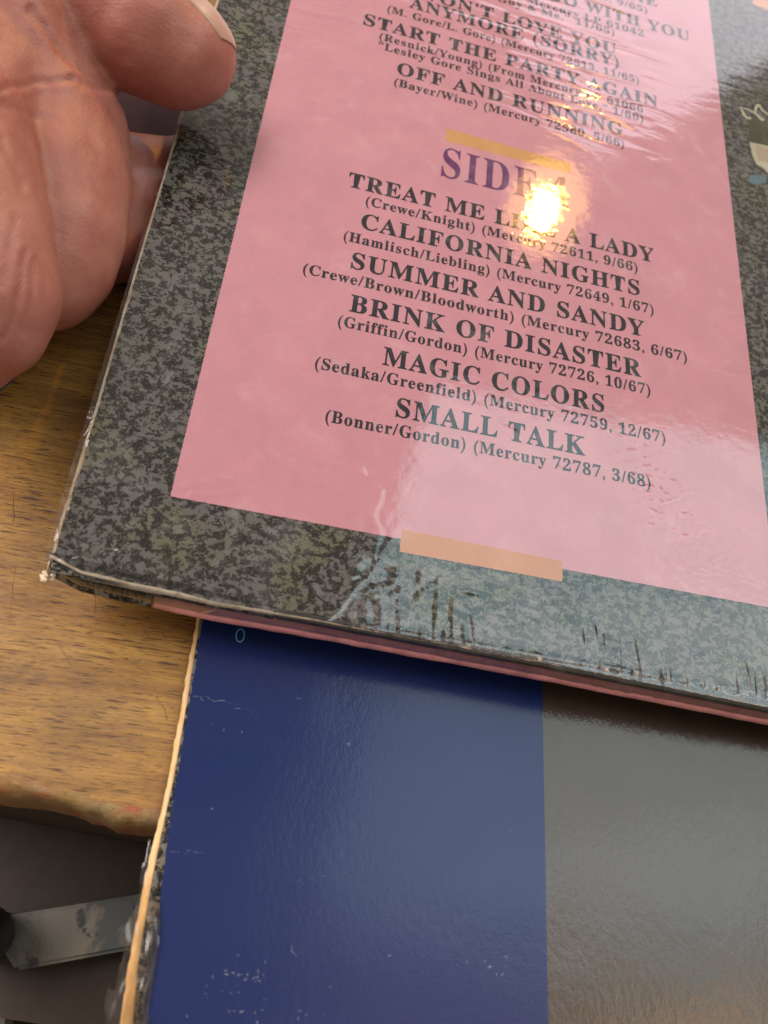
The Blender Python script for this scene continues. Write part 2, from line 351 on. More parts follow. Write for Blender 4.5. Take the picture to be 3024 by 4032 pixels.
# ------------------------------------------------------------------ blue sleeve lying on the table
ZB = .0045
bcor = P(801.7, 2407, ZB); o2 = P(696, 3067, ZB)
dirv = (bcor - o2).normalized(); dirv.z = 0; perp = Vector((dirv.y, -dirv.x, 0))
M2 = Matrix(((perp.x, dirv.x, 0, o2.x), (perp.y, dirv.y, 0, o2.y), (0, 0, 1, 0), (0, 0, 0, 1)))
blue = empty('record_sleeve', M2, 'glossy blue record sleeve with a brown right half lying under the held sleeve', 'record sleeve')
I2 = M2.inverted()
def L2(p): q = I2 @ Vector(p); return q
left_src = [(801.7, 2407), (740.7, 2800), (696, 3067), (651.6, 3351), (629, 3563), (600, 3740), (579, 3858), (557, 4032), (520, 4300)]
lp = [L2(P(x, y, ZB)) for x, y in left_src]
def xleft(y):
    ys = [p.y for p in lp][::-1]; xs = [p.x for p in lp][::-1]; return float(np.interp(y, ys, xs))
y0, y1 = -.15, .165
split = [L2(P(x, y, ZB)) for x, y in [(2135.6, 2700), (2147, 3416), (2161, 4032)]]
def xsplit(y): s = np.polyfit([p.y for p in split], [p.x for p in split], 1); return s[0] * y + s[1]
ysamp = np.arange(y0, y1 + .0001, .0007)
rag = [xleft(y) + .00018 * noise.noise(Vector((0, y * 900, 1))) + .0003 * noise.noise(Vector((0, y * 130, 5))) for y in ysamp]
def zb(x, y):                                    # slight warp of the cover
    return ZB + .0006 * noise.noise(Vector((x * 9, y * 9, 2)))
def sheet(name, xa, xb, mat, nx=60, dz=0.):
    V = []
    for i, y in enumerate(ysamp):
        for j in range(nx + 1):
            x = xa(i, y) + (xb(i, y) - xa(i, y)) * j / nx; lip = min(0, (x - rag[i]) - .0012); V.append((x, y, zb(x, y) + dz - (lip / .0012) ** 2 * .00008))
    Fq = grid_faces(len(ysamp), nx + 1)[:, ::-1]
    return fast_mesh(name, np.array(V), Fq, mat, blue)
sheet('blue_print', lambda i, y: rag[i], lambda i, y: xsplit(y), BLUE)
sheet('brown_print', lambda i, y: xsplit(y), lambda i, y: .315, BROWN)
# cardboard below the print
V, Fc = prism([(rag[i] + .0004, y) for i, y in enumerate(ysamp)] [::-1] + [(.3148, y0), (.3148, y1)][::1], .0022, ZB - .0007)
mesh('upper_board', V, Fc, PAPER, blue)
# speckled inner strip and the fat cream edge, from the photo's outline
outer_src = [(775, 2407), (710, 2800), (665.5, 3050), (607, 3284), (557, 3524), (504, 3802), (470.6, 4032), (430, 4300)]
mid_src = [(797, 2407), (735, 2800), (690, 3060), (640, 3284), (592, 3524), (548, 3802), (528, 4032), (500, 4300)]
def poly_at(src, z):
    q = [L2(P(x, y, z)) for x, y in src][::-1]; return lambda y: float(np.interp(y, [p.y for p in q], [p.x for p in q]))
xo = poly_at(outer_src, .0022); xm = poly_at(mid_src, .003)
V = []; nk = 9
for y in ysamp:
    a = min(xo(y), xleft(y) - .0012); b = xm(y) + .0004; a += .0002 * noise.noise(Vector((3, y * 700, 0))) + .0004 * noise.noise(Vector((3, y * 90, 0)))
    for k in range(nk):
        t = k / (nk - 1) * math.pi; r = (b - a) / 2
        V.append((a + r - r * math.cos(t), y, .0012 + .0014 * math.sin(t) ** .45 + .00015 * noise.noise(Vector((k * .8, y * 500, 0)))))
fast_mesh('board_edge', np.array(V), grid_faces(len(ysamp), nk)[:, ::-1], EDGE, blue)
V = []
for y in ysamp:
    a = xm(y) - .0002; b = xleft(y) + .002
    for k in range(4): V.append((a + (b - a) * k / 3, y, .0027 + .0003 * k / 3))
fast_mesh('speckled_lining', np.array(V), grid_faces(len(ysamp), 4)[:, ::-1], m_print('x', (.1, .1, .1)) if 0 else SPECK, blue)
v, f = prism([(xo(y) + .001, y) for y in ysamp[::6]][::-1] + [(.314, y0), (.314, y1)], .0002, .0021); mesh('lower_board', v, f, PAPER, blue)
# small oval mark, scratches, scuffs
def ring_mesh(name, c, rx, ry, w, z, mat, par, N=24):
    V = [];
    for k in range(N):
        a = 2 * math.pi * k / N; V += [(c[0] + rx * math.cos(a), c[1] + ry * math.sin(a), z), (c[0] + (rx - w) * math.cos(a), c[1] + (ry - w) * math.sin(a), z)]
    return mesh(name, V, [[2 * k, 2 * ((k + 1) % N), 2 * ((k + 1) % N) + 1, 2 * k + 1] for k in range(N)], mat, par)
oc = L2(P(946, 2501, ZB)); ring_mesh('oval_mark', (oc.x, oc.y), .00085, .00135, .0002, zb(oc.x, oc.y) + .00006, CYANINK, blue)
V = []; Fs = []
def flake(x, y, z, a, L, w):
    w *= .6
    k = len(V); c, s = math.cos(a), math.sin(a); m = 5; r = []
    pts = [(-L / 2 + L * i / m, w * (random.random() - .2) * (1 if 0 < i < m else .2)) for i in range(m + 1)] + [(L / 2 - L * i / m, -w * (random.random() - .2) * (1 if 0 < i < m else .2)) for i in range(m + 1)]
    for u_, v_ in pts: V.append((x + u_ * c - v_ * s, y + u_ * s + v_ * c, z))
    Fs.append(list(range(k, k + len(pts))))
def fl_px(x0, y0_, x1, y1_, w, nn):
    a, b = L2(Q(x0, y0_, ZB)), L2(Q(x1, y1_, ZB)); ang = math.atan2(b.y - a.y, b.x - a.x)
    for i in range(nn):
        t = (i + random.random() * .6) / nn; p = a.lerp(b, t); p.y += random.gauss(0, .00015); flake(p.x, p.y, zb(p.x, p.y) + .00007, ang + random.gauss(0, .2), (b - a).length / nn * random.uniform(.6, 1.5), w * random.uniform(.3, 1))
fl_px(415, 1503, 480, 1515, .00022, 9); fl_px(480, 1515, 560, 1540, .00010, 7); fl_px(900, 1700, 960, 1760, .00005, 5); fl_px(640, 1900, 760, 1880, .00005, 6); fl_px(372, 1838, 440, 1841, .00012, 6)
for cx_, cy_, sx, sy, nn in ((530, 2108, 30, 6, 16), (520, 2110, 45, 25, 8), (560, 2160, 60, 30, 8), (1080, 2080, 16, 14, 9), (752, 1607, 3, 3, 2), (640, 2050, 15, 10, 4), (600, 2190, 60, 12, 8), (480, 2150, 25, 20, 5), (920, 2100, 120, 60, 5), (500, 1640, 120, 60, 4)):
    for _ in range(nn):
        p = L2(Q(random.gauss(cx_, sx), random.gauss(cy_, sy), ZB)); flake(p.x, p.y, zb(p.x, p.y) + .00007, random.choice([0, 1.5, random.random() * 3]), random.uniform(.0002, .0007), random.uniform(.0001, .00026))
sc = mesh('scuff_marks', V, Fs, WHITEWEAR, blue); sc['kind'] = 'stuff'

def crumple(name, src, z, amp, parent, inv, mat, step=.00045, seed=1, keep=None, fold=900):
    """a piece of crumpled film: a finely folded sheet over the outline given by photo pixels"""
    pts = [inv @ P(x, y, z) for x, y in src]; xs = [p.x for p in pts]; ys = [p.y for p in pts]; zz = pts[0].z
    X = np.arange(min(xs), max(xs), step); Y = np.arange(min(ys), max(ys), step)
    idx = {}; V = []; Fq = []
    def inside(x, y):
        c = False
        for i in range(len(pts)):
            a, b = pts[i], pts[i - 1]
            if (a.y > y) != (b.y > y) and x < (b.x - a.x) * (y - a.y) / (b.y - a.y) + a.x: c = not c
        return c
    def vid(i, j):
        if (i, j) not in idx:
            x, y = X[i], Y[j]; w = Vector((x * fold * .28, y * fold * .12, seed)); q = noise.noise(w) ; r = 1 - abs(noise.noise(w * 1.9 + Vector((7, 3, 1)))) * 2; s_ = 1 - abs(noise.noise(w * 4.3)) * 2
            h = amp * (q * .7 + r * .55 + s_ * .25)
            idx[i, j] = len(V); V.append((x + .3 * amp * noise.noise(w * 1.3), y + .3 * amp * q, zz + h))
        return idx[i, j]
    for i in range(len(X) - 1):
        for j in range(len(Y) - 1):
            if inside(X[i] + step / 2, Y[j] + step / 2): Fq.append([vid(i, j), vid(i + 1, j), vid(i + 1, j + 1), vid(i, j + 1)])
    return mesh(name, V, Fq, mat, parent, True)
crumple('torn_shrink_wrap', [(592, 3290), (560, 3420), (540, 3560), (500, 3640), (488, 3740), (466, 3830), (452, 3900), (424, 3890), (412, 3960), (422, 4060), (400, 4200), (600, 4200), (585, 3990), (612, 3820), (632, 3640), (625, 3540), (600, 3520), (588, 3420)], .0048, .0004, blue, I2, FLAP, .00028, 3, fold=600)

# ------------------------------------------------------------------ the held sleeve
MS = Matrix(((SU[0], SV[0], SN[0], SO[0]), (SU[1], SV[1], SN[1], SO[1]), (SU[2], SV[2], SN[2], SO[2]), (0, 0, 0, 1)))
held = empty('record_sleeve', MS, 'shrink-wrapped speckled sleeve with pink song list panel held up in the hand', 'record sleeve')
IS = MS.inverted()
TH = .0056; UL, UR, VB, VT = -.0173, .2977, -.0188, .2962
lpt = sorted([(UV(x, y)[1], UV(x, y)[0]) for x, y in [(853.5, 0), (723, 419.5), (535, 1049), (376, 1600), (300, 1850), (235, 2060), (205, 2175)]])
bpt = sorted([UV(x, y) for x, y in [(205, 2195), (320, 2255), (450, 2285), (590.7, 2316), (850, 2372), (1181, 2430), (1401, 2472), (2143.7, 2611), (3024, 2787)]])
def uleft(v): return float(np.interp(v, [a for a, b in lpt], [b for a, b in lpt])) if v < lpt[-1][0] else lpt[-1][1] - .00002
def vbot(u): return float(np.interp(u, [a for a, b in bpt], [b for a, b in bpt])) if u < bpt[-1][0] else bpt[-1][1]
def outline(inset, amp, seed):
    o = []
    vs = np.arange(VT - .001, VB + .0012, -.00045)
    for v in vs:
        w = abs(noise.noise(Vector((v * 1100, seed, 0)))) * amp + max(0, noise.noise(Vector((v * 160, seed, 3)))) * amp * 1.6
        o.append((uleft(v) + inset + w, v))
    for u in np.arange(UL + .0006, .14, .00045):
        w = abs(noise.noise(Vector((u * 1100, seed, 9)))) * amp + max(0, noise.noise(Vector((u * 160, seed, 5)))) * amp * 1.6
        if u > .03: w *= .25
        o.append((u + inset, vbot(u) + inset * (1.5 if u < .03 else .2) + w))
    o += [(UR, VB), (UR, VT)]
    return o
body = outline(0, .00005, 1)
v, f = prism(body, -.0013, -.0002); mesh('front_board', v, f, PAPER, held)
v, f = prism([(a + .0004, b + .0012) for a, b in body], -TH + .0007, -.00135); mesh('inner_sleeves', v, f, PAPER, held)
v, f = prism([(a + .0002, b + .0009) for a, b in body], -TH, -TH + .00065); mesh('back_board', v, f, NAVY, held)
cover = outline(.00045, .00035, 2)
v, f = prism(cover, -.00018, 0); mesh('speckled_print', v, f, SPECK, held)
# rounded spine along the bottom: speckled roll above, pink band below
us = np.arange(UL + .0006, .2, .0006)
def strip(name, prof, mat, u0, u1, seed, amp=.00012):
    V = []; uu = [u for u in us if u0 <= u <= u1]
    for u in uu:
        for k, (dv, dn) in enumerate(prof):
            V.append((u, vbot(u) + dv + amp * noise.noise(Vector((u * 260, k * .9, seed))), dn + amp * noise.noise(Vector((u * 330, k * .7, seed + 5)))))
    return fast_mesh(name, np.array(V), grid_faces(len(uu), len(prof)), mat, held)
dark_prof = [(.0008, .00003), (.0002, -.00002), (-.0003, -.0002), (-.00062, -.0006), (-.0007, -.0011), (-.00055, -.0017), (-.0002, -.0020), (-.0001, -.0022)]
pink_prof = [(-.0001, -.0021), (-.0006, -.0022), (-.0011, -.0026), (-.0015, -.0033), (-.0018, -.0042), (-.0018, -.0050), (-.0012, -.0056), (.001, -.0058)]
upink = UV(600, 2320)[0]
DARKROLL = m_print('dark_spine_print', (.035, .036, .034), .3, .4, 700)
strip('spine_roll', dark_prof, DARKROLL, .022, .2, 1)
strip('speckled_roll', dark_prof, SPECK, UL, .0219, 1)
V = []; uu = [u for u in us if u < .075]
for u in uu:
    kx = max(0., 1 - (u - UL) / .062) ** 1.6; c_ = 1.2 + .9 * kx + .5 * noise.noise(Vector((u * 120, 1, 7))); hw = .10 + 3.4 * kx + .45 * noise.noise(Vector((u * 420, 2, 3))) + .35 * noise.noise(Vector((u * 1500, 2, 3)))
    hw = max(.03, hw)
    for k in range(5):
        t = min(max(c_ - hw * .5 + hw * k / 4, 0), len(dark_prof) - 1.01); i = int(t); a, b = dark_prof[i], dark_prof[i + 1]; w = t - i
        V.append((u, vbot(u) + a[0] + (b[0] - a[0]) * w - .00012, a[1] + (b[1] - a[1]) * w + .00012))
fast_mesh('worn_spine_edge', np.array(V), grid_faces(len(uu), 5), PAPER, held)
strip('spine_band', pink_prof, SPECK, UL, upink, 4)
strip('pink_spine_band', pink_prof, SPINEPINK, upink + .0003, .2, 4)
# corner of frayed paper
bm = bmesh.new()
for k in range(9):
    a = random.random() * 6.28; r = random.random() ** .5 * .0010; c0 = Vector((UL + .0009 + r * math.cos(a), VB + .0008 + r * math.sin(a), -.0004 - random.random() * .0016))
    q = bmesh.ops.create_icosphere(bm, subdivisions=2, radius=random.uniform(.0003, .0005)); bmesh.ops.scale(bm, vec=(1.3, .9, .6), verts=q['verts']); bmesh.ops.translate(bm, vec=c0, verts=q['verts'])
me = bpy.data.meshes.new('frayed_corner'); bm.to_mesh(me); bm.free(); me.materials.append(PAPER); fo = bpy.data.objects.new('frayed_corner', me); COL.objects.link(fo); fo.parent = held
md = fo.modifiers.new('r', 'REMESH'); md.mode = 'VOXEL'; md.voxel_size = .00018

# pink panel
pw, pt = .120, .2962
o = []
for v_ in np.arange(pt, 0, -.0004): o.append((.00004 * math.sin(v_ * 5200) + .00010 * noise.noise(Vector((0, v_ * 900, 0))), v_))
for u_ in np.arange(0, pw, .0005): o.append((u_, .00010 * noise.noise(Vector((u_ * 900, 4, 0)))))
for v_ in np.arange(0, pt, .0006): o.append((pw + .00005 * noise.noise(Vector((9, v_ * 900, 0))), v_))
v, f = prism(o, .00001, .00003); mesh('pink_panel', v, f, PINK, held)
def bar_p(name, cs, mat, z=.00005):
    o = []
    for i in range(4):
        a, b = Vector(cs[i]), Vector(cs[(i + 1) % 4]); k = max(2, int((b - a).length / .0004))
        for j in range(k): p = a.lerp(b, j / k); o.append((p.x + .00012 * noise.noise(Vector((p.x * 1500, p.y * 1500, 0))), p.y + .00012 * noise.noise(Vector((p.x * 1500, p.y * 1500, 5)))))
    v, f = prism(o, z - .00001, z); return mesh(name, v, f, mat, held)
bar_p('orange_bar', [(.0423, -.0026), (.0742, -.0026), (.0742, .0016), (.0423, .0020)], ORANGE)
bar_p('orange_bar', [(.0431, .1063), (.0756, .1063), (.0758, .1099), (.0433, .1106)], m_print('pale_orange_ink', (.85, .42, .15), .5, .05))
def patch(name, pix, mat, z=.00006):
    v, f = prism([UV(x, y) for x, y in pix][::-1], z - .00001, z); return mesh(name, v, f, mat, held)
patch('olive_picture', [(2943, 455), (2946, 520), (2953, 568), (3300, 640), (3300, 520)], OLIVEINK, .00005)
patch('cream_picture', [(2950, 560), (2962, 610), (2978, 648), (3002, 660), (3020, 680), (3300, 780), (3300, 640), (3017, 574)], CREAMINK, .00008)
patch('beige_picture', [(2972, 572), (2982, 632), (3024, 640), (3200, 690), (3200, 620), (3020, 584)], m_print('beige_ink', (.55, .42, .30)), .0001)
patch('blue_picture', [(2952, 690), (2946, 716), (2968, 726), (3012, 722), (3022, 700), (3010, 692), (2975, 688)], BLUEINK)
patch('orange_picture', [(2964, -60), (2964, 17), (3024, 40), (3200, 105), (3200, -10)], ORANGE)
# italic cream letter, brush strokes
def stroke(pts, w, z):
    """tapered stroke through photo pixels"""
    V = []; q = [Vector(UV(x, y)) for x, y in pts]
    for i, p in enumerate(q):
        d = (q[min(i + 1, len(q) - 1)] - q[max(i - 1, 0)]).normalized(); nn = Vector((-d.y, d.x)) * w[i] * .5; V += [(p.x + nn.x, p.y + nn.y, z), (p.x - nn.x, p.y - nn.y, z)]
    return V, [[2 * i, 2 * i + 1, 2 * i + 3, 2 * i + 2] for i in range(len(q) - 1)]
V, Fs = [], []
for pts, w, z in (([(2913, 424), (2924, 440), (2930, 455), (2940, 464), (2952, 467), (2956, 462)], [.0003, .0009, .0009, .0011, .0009, .0003], .00008),
                  ([(2914, 424), (2945, 432), (2972, 446), (2990, 463), (3002, 474), (3008, 470)], [.0003, .0006, .0007, .0010, .0011, .0004], .00009),
                  ([(2974, 446), (2973, 430), (2980, 418), (2990, 416), (2996, 424)], [.0004, .0007, .0009, .0012, .0003], .00010),
                  ([(2990, 418), (3002, 436), (3018, 448), (3040, 456), (3060, 452)], [.0006, .0009, .0007, .0007, .0004], .00011)):
    a, b = stroke(pts, w, z); k = len(V); V += a; Fs += [[i + k for i in q] for q in b]
mesh('cream_lettering', V, Fs, CREAMINK, held)

# ---- lettering
def conv(s):
    o = ''
    for c in s:
        if 'A' <= c <= 'Z': o += chr(0x1D400 + ord(c) - 65)
        elif 'a' <= c <= 'z': o += chr(0x1D41A + ord(c) - 97)
        elif '0' <= c <= '9': o += chr(0x1D7CE + ord(c) - 48)
        else: o += c
    return o
def text_mesh(s, off):
    cu = bpy.data.curves.new('lettering', 'FONT'); cu.body = conv(s); cu.offset = off; cu.resolution_u = 5; cu.space_character = 1.12
    ob = bpy.data.objects.new('lettering', cu); COL.objects.link(ob); dg = bpy.context.evaluated_depsgraph_get(); dg.update()
    me = bpy.data.meshes.new_from_object(ob.evaluated_get(dg)); bpy.data.objects.remove(ob); bpy.data.curves.remove(cu)
    co = np.empty(len(me.vertices) * 3, np.float32); me.vertices.foreach_get('co', co); return me, co.reshape(-1, 3)
def text_line(s, uL, uR, v, size, mat=INK, off=.010, name='song_title', c=None, z=.00008):
    me, co = text_mesh(s, off); x0, x1 = co[:, 0].min(), co[:, 0].max()
    if uL is None: w = (x1 - x0) * size * MM * c; uL_ = uR * MM - w if uR else .0597 - w / 2
    else: w = (uR - uL) * MM; uL_ = uL * MM
    co = co.copy(); co[:, 0] = (co[:, 0] - x0) * w / (x1 - x0) + uL_; co[:, 1] = co[:, 1] * size * MM + v * MM; co[:, 2] = z
    me.vertices.foreach_set('co', co.ravel()); me.update(); me.materials.clear(); me.materials.append(mat)
    o = bpy.data.objects.new(name, me); COL.objects.link(o); o.parent = held
TS, CS = 6.5, 3.95
for s, a, b, v in (("SMALL TALK", 38.66, 79.04, 26.1), ("MAGIC COLORS", 34.7, 83.44, 37.7), ("BRINK OF DISASTER", 26.4, 92.4, 49.2), ("SUMMER AND SANDY", 25.3, 93.65, 60.65),
                   ("CALIFORNIA NIGHTS", 26.1, 92.9, 72.4), ("TREAT ME LIKE A LADY", 21.8, 97.1, 83.75), ("OFF AND RUNNING", 29.15, 90.1, 125.15), ("START THE PARTY AGAIN", 18.87, 100.7, 140.1), ("ANYMORE (SORRY)", 29.9, 89.6, 152.0)):
    text_line(s, a, b, v, TS)
for s, a, b, v in (("(Bonner/Gordon) (Mercury 72787, 3/68)", 25, 93.45, 21.7), ("(Sedaka/Greenfield) (Mercury 72759, 12/67)", 21.3, 97.4, 33.4), ("(Griffin/Gordon) (Mercury 72726, 10/67)", 24.5, 94.4, 44.9),
                   ("(Crewe/Brown/Bloodworth) (Mercury 72683, 6/67)", 15.5, 103.9, 56.3), ("(Hamlisch/Liebling) (Mercury 72649, 1/67)", 22.8, 96.2, 67.85), ("(Crewe/Knight) (Mercury 72611, 9/66)", 26.4, 92.6, 79.5),
                   ("(Bayer/Wine) (Mercury 72580, 5/66)", 28.9, 90.3, 120.75), ("“Lesley Gore Sings All About Love,” 1/66)", 23.5, 96.1, 132.6), ("(Resnick/Young) (From Mercury LP 61066", 23.5, 96.2, 136.1), ("(M. Gore/L. Gore) (Mercury 72513, 11/65)", 24.4, 95.4, 147.6)):
    text_line(s, a, b, v, CS, name='song_credit')
text_line("I WON’T LOVE YOU", None, 88.98, 157.2, TS, c=.93)
text_line("“My Town, My Guy & Me,” 11/65)", None, 88.6, 165.3, CS, name='song_credit', c=.98)
text_line("(From Mercury LP 61042", None, 97.7, 168.5, CS, name='song_credit', c=.98)
text_line("WHAT AM I GONNA DO WITH YOU", None, 112.3, 172.7, TS, c=.9)
text_line("(Mercury 72475, 9/65)", None, 99.2, 179.9, CS, name='song_credit', c=.98)
text_line("MY TOWN, MY GUY AND ME", None, 102.7, 184.2, TS, c=.91)
text_line("SIDE", 42.95, 67.0, 94.3, 14.2, PURPLE, .0, 'side_heading')
text_line("4", 69.6, 75.2, 94.3, 14.2, PURPLE, .0, 'side_number')

# ---- shrink wrap over the held sleeve
nu, nv = 470, 900
uu = np.linspace(UL - .0003, .150, nu); sv = np.concatenate([np.linspace(-.0062, 0, 26)[:-1], np.linspace(0, .235, nv - 25)])
U, SV_ = np.meshgrid(uu, sv, indexing='ij')
vb = np.array([vbot(u) for u in uu])[:, None]; u_mm = U * 1000; 
V_ = vb + np.maximum(SV_, 0); Nn = np.zeros_like(U)
dn = np.minimum(SV_, 0); V_ = V_ - .0011 * np.sin(np.clip(-dn / .003, 0, 1) * math.pi / 2); Nn = Nn + dn
v_mm = V_ * 1000
h = .020 * vnoise(u_mm / 26, v_mm / 26, 1) * 3 + .012 * vnoise(u_mm / 9, v_mm / 11, 2)
# tension streaks in the upper part, running along the text
mt = ss(112, 128, v_mm) * (1 - ss(176, 200, v_mm)) * (1 - .9 * ss(90, 112, u_mm)); wv = v_mm + 1.6 * vnoise(u_mm / 14, v_mm / 10, 3) + .05 * (u_mm - 60) * (1)
st = (1 - np.abs(vnoise(u_mm / 17, wv / 1.3, 4))) ** 3; st2 = vnoise(u_mm / 9, wv / 1.9, 5); st3 = vnoise(u_mm / 5, wv / 1.0, 15)
h += mt * (.075 * st + .080 * st2 + .020 * st3) * (.55 + .45 * vnoise(u_mm / 20, v_mm / 9, 6))
# weak creases left of the heading
m2 = ss(84, 92, v_mm) * (1 - ss(108, 118, v_mm)) * (1 - ss(40, 60, u_mm)); h += m2 * .016 * vnoise(u_mm / 5, v_mm / 1.1, 7)
# flutes along the lower edge to the right
d = v_mm + 18.5; m3 = ss(28, 48, u_mm) * (1 - ss(5.5, 10.5, d + 1.5 * vnoise(u_mm / 3, u_mm * 0, 8))) * ss(-7, -3, d)
fl_ = (1 - np.abs(vnoise(u_mm / 2.6 + d * .07, d / 14, 51))) ** 7 * ss(9, 3, d + 3 * vnoise(u_mm / 2, u_mm * 0, 52)) * (.6 + .6 * vnoise(u_mm / 8, u_mm * 0, 53)); h += ss(35, 55, u_mm) * ss(-1, .6, d) * .13 * fl_
fl2 = (1 - np.abs(vnoise(u_mm / 1.25 + d * .05, d / 11, 57))) ** 4 * ss(7, 1.5, d + 2.5 * vnoise(u_mm / 3, u_mm * 0, 58)); h += (ss(72, 105, u_mm) * .85 + .15 * ss(30, 45, u_mm)) * ss(-1, .6, d) * .24 * fl2
h += m3 * (.17 * vnoise(u_mm / 1.5 + d * .06, d / 9, 9) + .09 * vnoise(u_mm / .8 + d * .1, d / 6, 10)) * (.45 + .55 * vnoise(u_mm / 9, d * 0, 31))
m3b = ss(28, 40, u_mm) * (1 - ss(62, 80, u_mm)) * ss(4, 8, d) * (1 - ss(11, 15, d)); h += -.12 * (1 + .5 * vnoise(u_mm / 2.5, d / 1.5, 73)) * ss(33, 42, u_mm) * (1 - ss(59, 66, u_mm)) * np.exp(-((d - 11.5 + 1.2 * vnoise(u_mm / 6, d * 0, 71)) / 1.7) ** 2)
h += m3b * (.05 * vnoise(u_mm / 3, d / 1.3, 11) + .05 * vnoise(u_mm / 1.2, d / .8, 12))
# crackled patch, lower right
pc_ = np.exp(-(((u_mm - 96 - (20 - v_mm) * .55) / 9) ** 2 + ((v_mm - 14) / 13) ** 2)); h += pc_ * (.075 * (1 - np.abs(vnoise((u_mm + v_mm) / 9 + .8 * vnoise(u_mm / 3, v_mm / 3, 61), (u_mm * .5 - v_mm) / 1.7, 13))) ** 3 + .035 * vnoise(u_mm / 1.1, v_mm / .8, 14) + .02 * vnoise(u_mm / .6, v_mm / .5, 34))
for (a, b, am, wd) in (((-16.5, -17), (-6, -12), .16, .45), ((-6, -12), (1, -4), .12, .5), ((1, -4), (3.5, 2), .10, .6), ((37.3, 8), (37.8, -6), .09, .5), ((33.5, 12.5), (37.3, 8), .07, .6), ((20, 13), (33.5, 12.5), .04, .8),
                     ((0, 2.5), (14, 8), .05, .8), ((2, 1), (16, 5.5), .05, .6), ((70, 22), (119, 10), .045, .28), ((84, 26), (119, 19), .035, .25), ((60, 30), (92, 8), .05, .35), ((92, 8), (112, -8), .05, .4), ((12, 168), (70, 158), .07, .5), ((-16, 176), (30, 164), .09, .5), ((-14, 172), (24, 166), .06, .4), ((30, 164), (80, 150), .06, .4), ((76, 118), (116, 88), .035, .7), ((5, 96), (34, 90), .03, .5), ((90, 8), (118, 5), .05, .35), ((88, 6.3), (117, 4), .05, .3), ((30, -18), (39, -5), .10, .5), ((39, -5), (40, 0), .07, .6),
                     ((95, 135), (108, 128), .10, 1.6), ((98, 118), (110, 122), .09, 1.2)):
    dd = segd(u_mm + .9 * vnoise(u_mm / 4, v_mm / 4, 41), v_mm + .9 * vnoise(u_mm / 4, v_mm / 4, 42), a, b); h += .7 * am * np.exp(-(dd / wd) ** 2) * (.6 + .4 * vnoise(u_mm / 3, v_mm / 3, 43))
h += .19 * ss(28, 42, u_mm) * (1 - .6 * ss(88, 105, u_mm)) * np.exp(-((d - .55) / .55) ** 2) * (.8 + .3 * vnoise(u_mm / 1.2, u_mm * 0, 44))
m5 = (1 - ss(-4, 6, u_mm)) * (1 - ss(-2, 12, v_mm)); h += m5 * (.05 * vnoise(u_mm / 2.2, v_mm / 3, 21) + .015 * vnoise(u_mm / .9, v_mm / 1.2, 22))
h += .004 * vnoise(u_mm / 1.3, v_mm / 1.3, 16)
top = SV_ >= 0
Nn = np.where(top, Nn + (.32 + h) * MM, Nn + (.32 + h * .8) * MM - .00); V_ = np.where(top, V_, V_ - h * .6 * MM - .0003)
fast_mesh('shrink_wrap', np.stack([U, V_, Nn], -1).reshape(-1, 3), grid_faces(nu, len(sv)), FILM, held)
crumple('shrink_wrap_seam', [(368, 1590), (345, 1640), (318, 1790), (290, 1880), (268, 1900), (262, 1940), (225, 2060), (205, 2120), (222, 2130), (262, 2010), (290, 1935), (330, 1800), (370, 1650)], .0215, .0005, held, IS, FLAP, .0003, 6, fold=900)

# ------------------------------------------------------------------ hand
hand = empty('hand', Matrix.Translation(Q(100, 400, .02)), 'bare left hand pinching the speckled sleeve between thumb and curled fingers', 'hand')
def ball(x, y, z, r): return (Q(x, y, z * MM), r * MM)
chains = [
    [ball(410, 121, 40.0, 9.6), ball(383, 110, 40.5, 11.2), ball(310, 60, 43, 12.8), ball(180, -30, 45, 13.6), ball(40, -120, 45, 16)],            # thumb
    [ball(40, -120, 45, 16), ball(-10, 60, 40, 18), ball(20, 200, 33, 18), ball(90, 300, 28, 17.5)],                                      # web to palm
    [ball(90, 300, 28, 17.5), ball(102, 400, 26, 16), ball(116, 490, 24, 14), ball(112, 555, 22, 12.5), ball(95, 595, 21, 11)],                # palm mound
    [ball(-150, 300, 42, 17), ball(-104, 410, 40, 15), ball(-52, 540, 37, 13), ball(-20, 640, 34, 11.5), ball(-26, 685, 32, 10.5)],                   # little finger side, curled
    [ball(-200, 300, 34, 24), ball(-100, 200, 32, 24), ball(20, 200, 33, 18)],                                                       # back of palm
    [ball(-260, 420, 36, 20), ball(-150, 520, 34, 14), ball(-90, 660, 32, 10), ball(-70, 740, 29, 9)],                                     # outer finger
    [ball(120, 380, 20, 12), ball(260, 372, 13, 8.8), ball(370, 375, 10.4, 8.2), ball(500, 350, 10, 7.6), ball(590, 330, 12, 7.2)],            # index under the sleeve
    [ball(110, 480, 19, 12), ball(260, 457, 12.5, 9.3), ball(370, 450, 9.6, 8.4), ball(480, 450, 9, 7.4), ball(560, 445, 10.5, 6.8)],              # middle under the sleeve
    [ball(110, 540, 17, 9), ball(255, 525, 11.5, 8.4), ball(350, 520, 9.0, 7.8), ball(430, 500, 9.0, 6.6)],                                 # ring under the sleeve
]
bm = bmesh.new()
for ch in chains:
    for (a, ra), (b, rb_) in zip(ch, ch[1:]):
        k = max(2, int((b - a).length / .0018))
        for j in range(k + 1):
            t = j / k; q = bmesh.ops.create_icosphere(bm, subdivisions=3, radius=ra + (rb_ - ra) * t); bmesh.ops.translate(bm, vec=a.lerp(b, t) - hand.matrix_world.translation, verts=q['verts'])
me = bpy.data.meshes.new('hand_raw'); bm.to_mesh(me); bm.free()
tmp = bpy.data.objects.new('hand_raw', me); COL.objects.link(tmp)
md = tmp.modifiers.new('r', 'REMESH'); md.mode = 'VOXEL'; md.voxel_size = .0007; md.use_smooth_shade = True
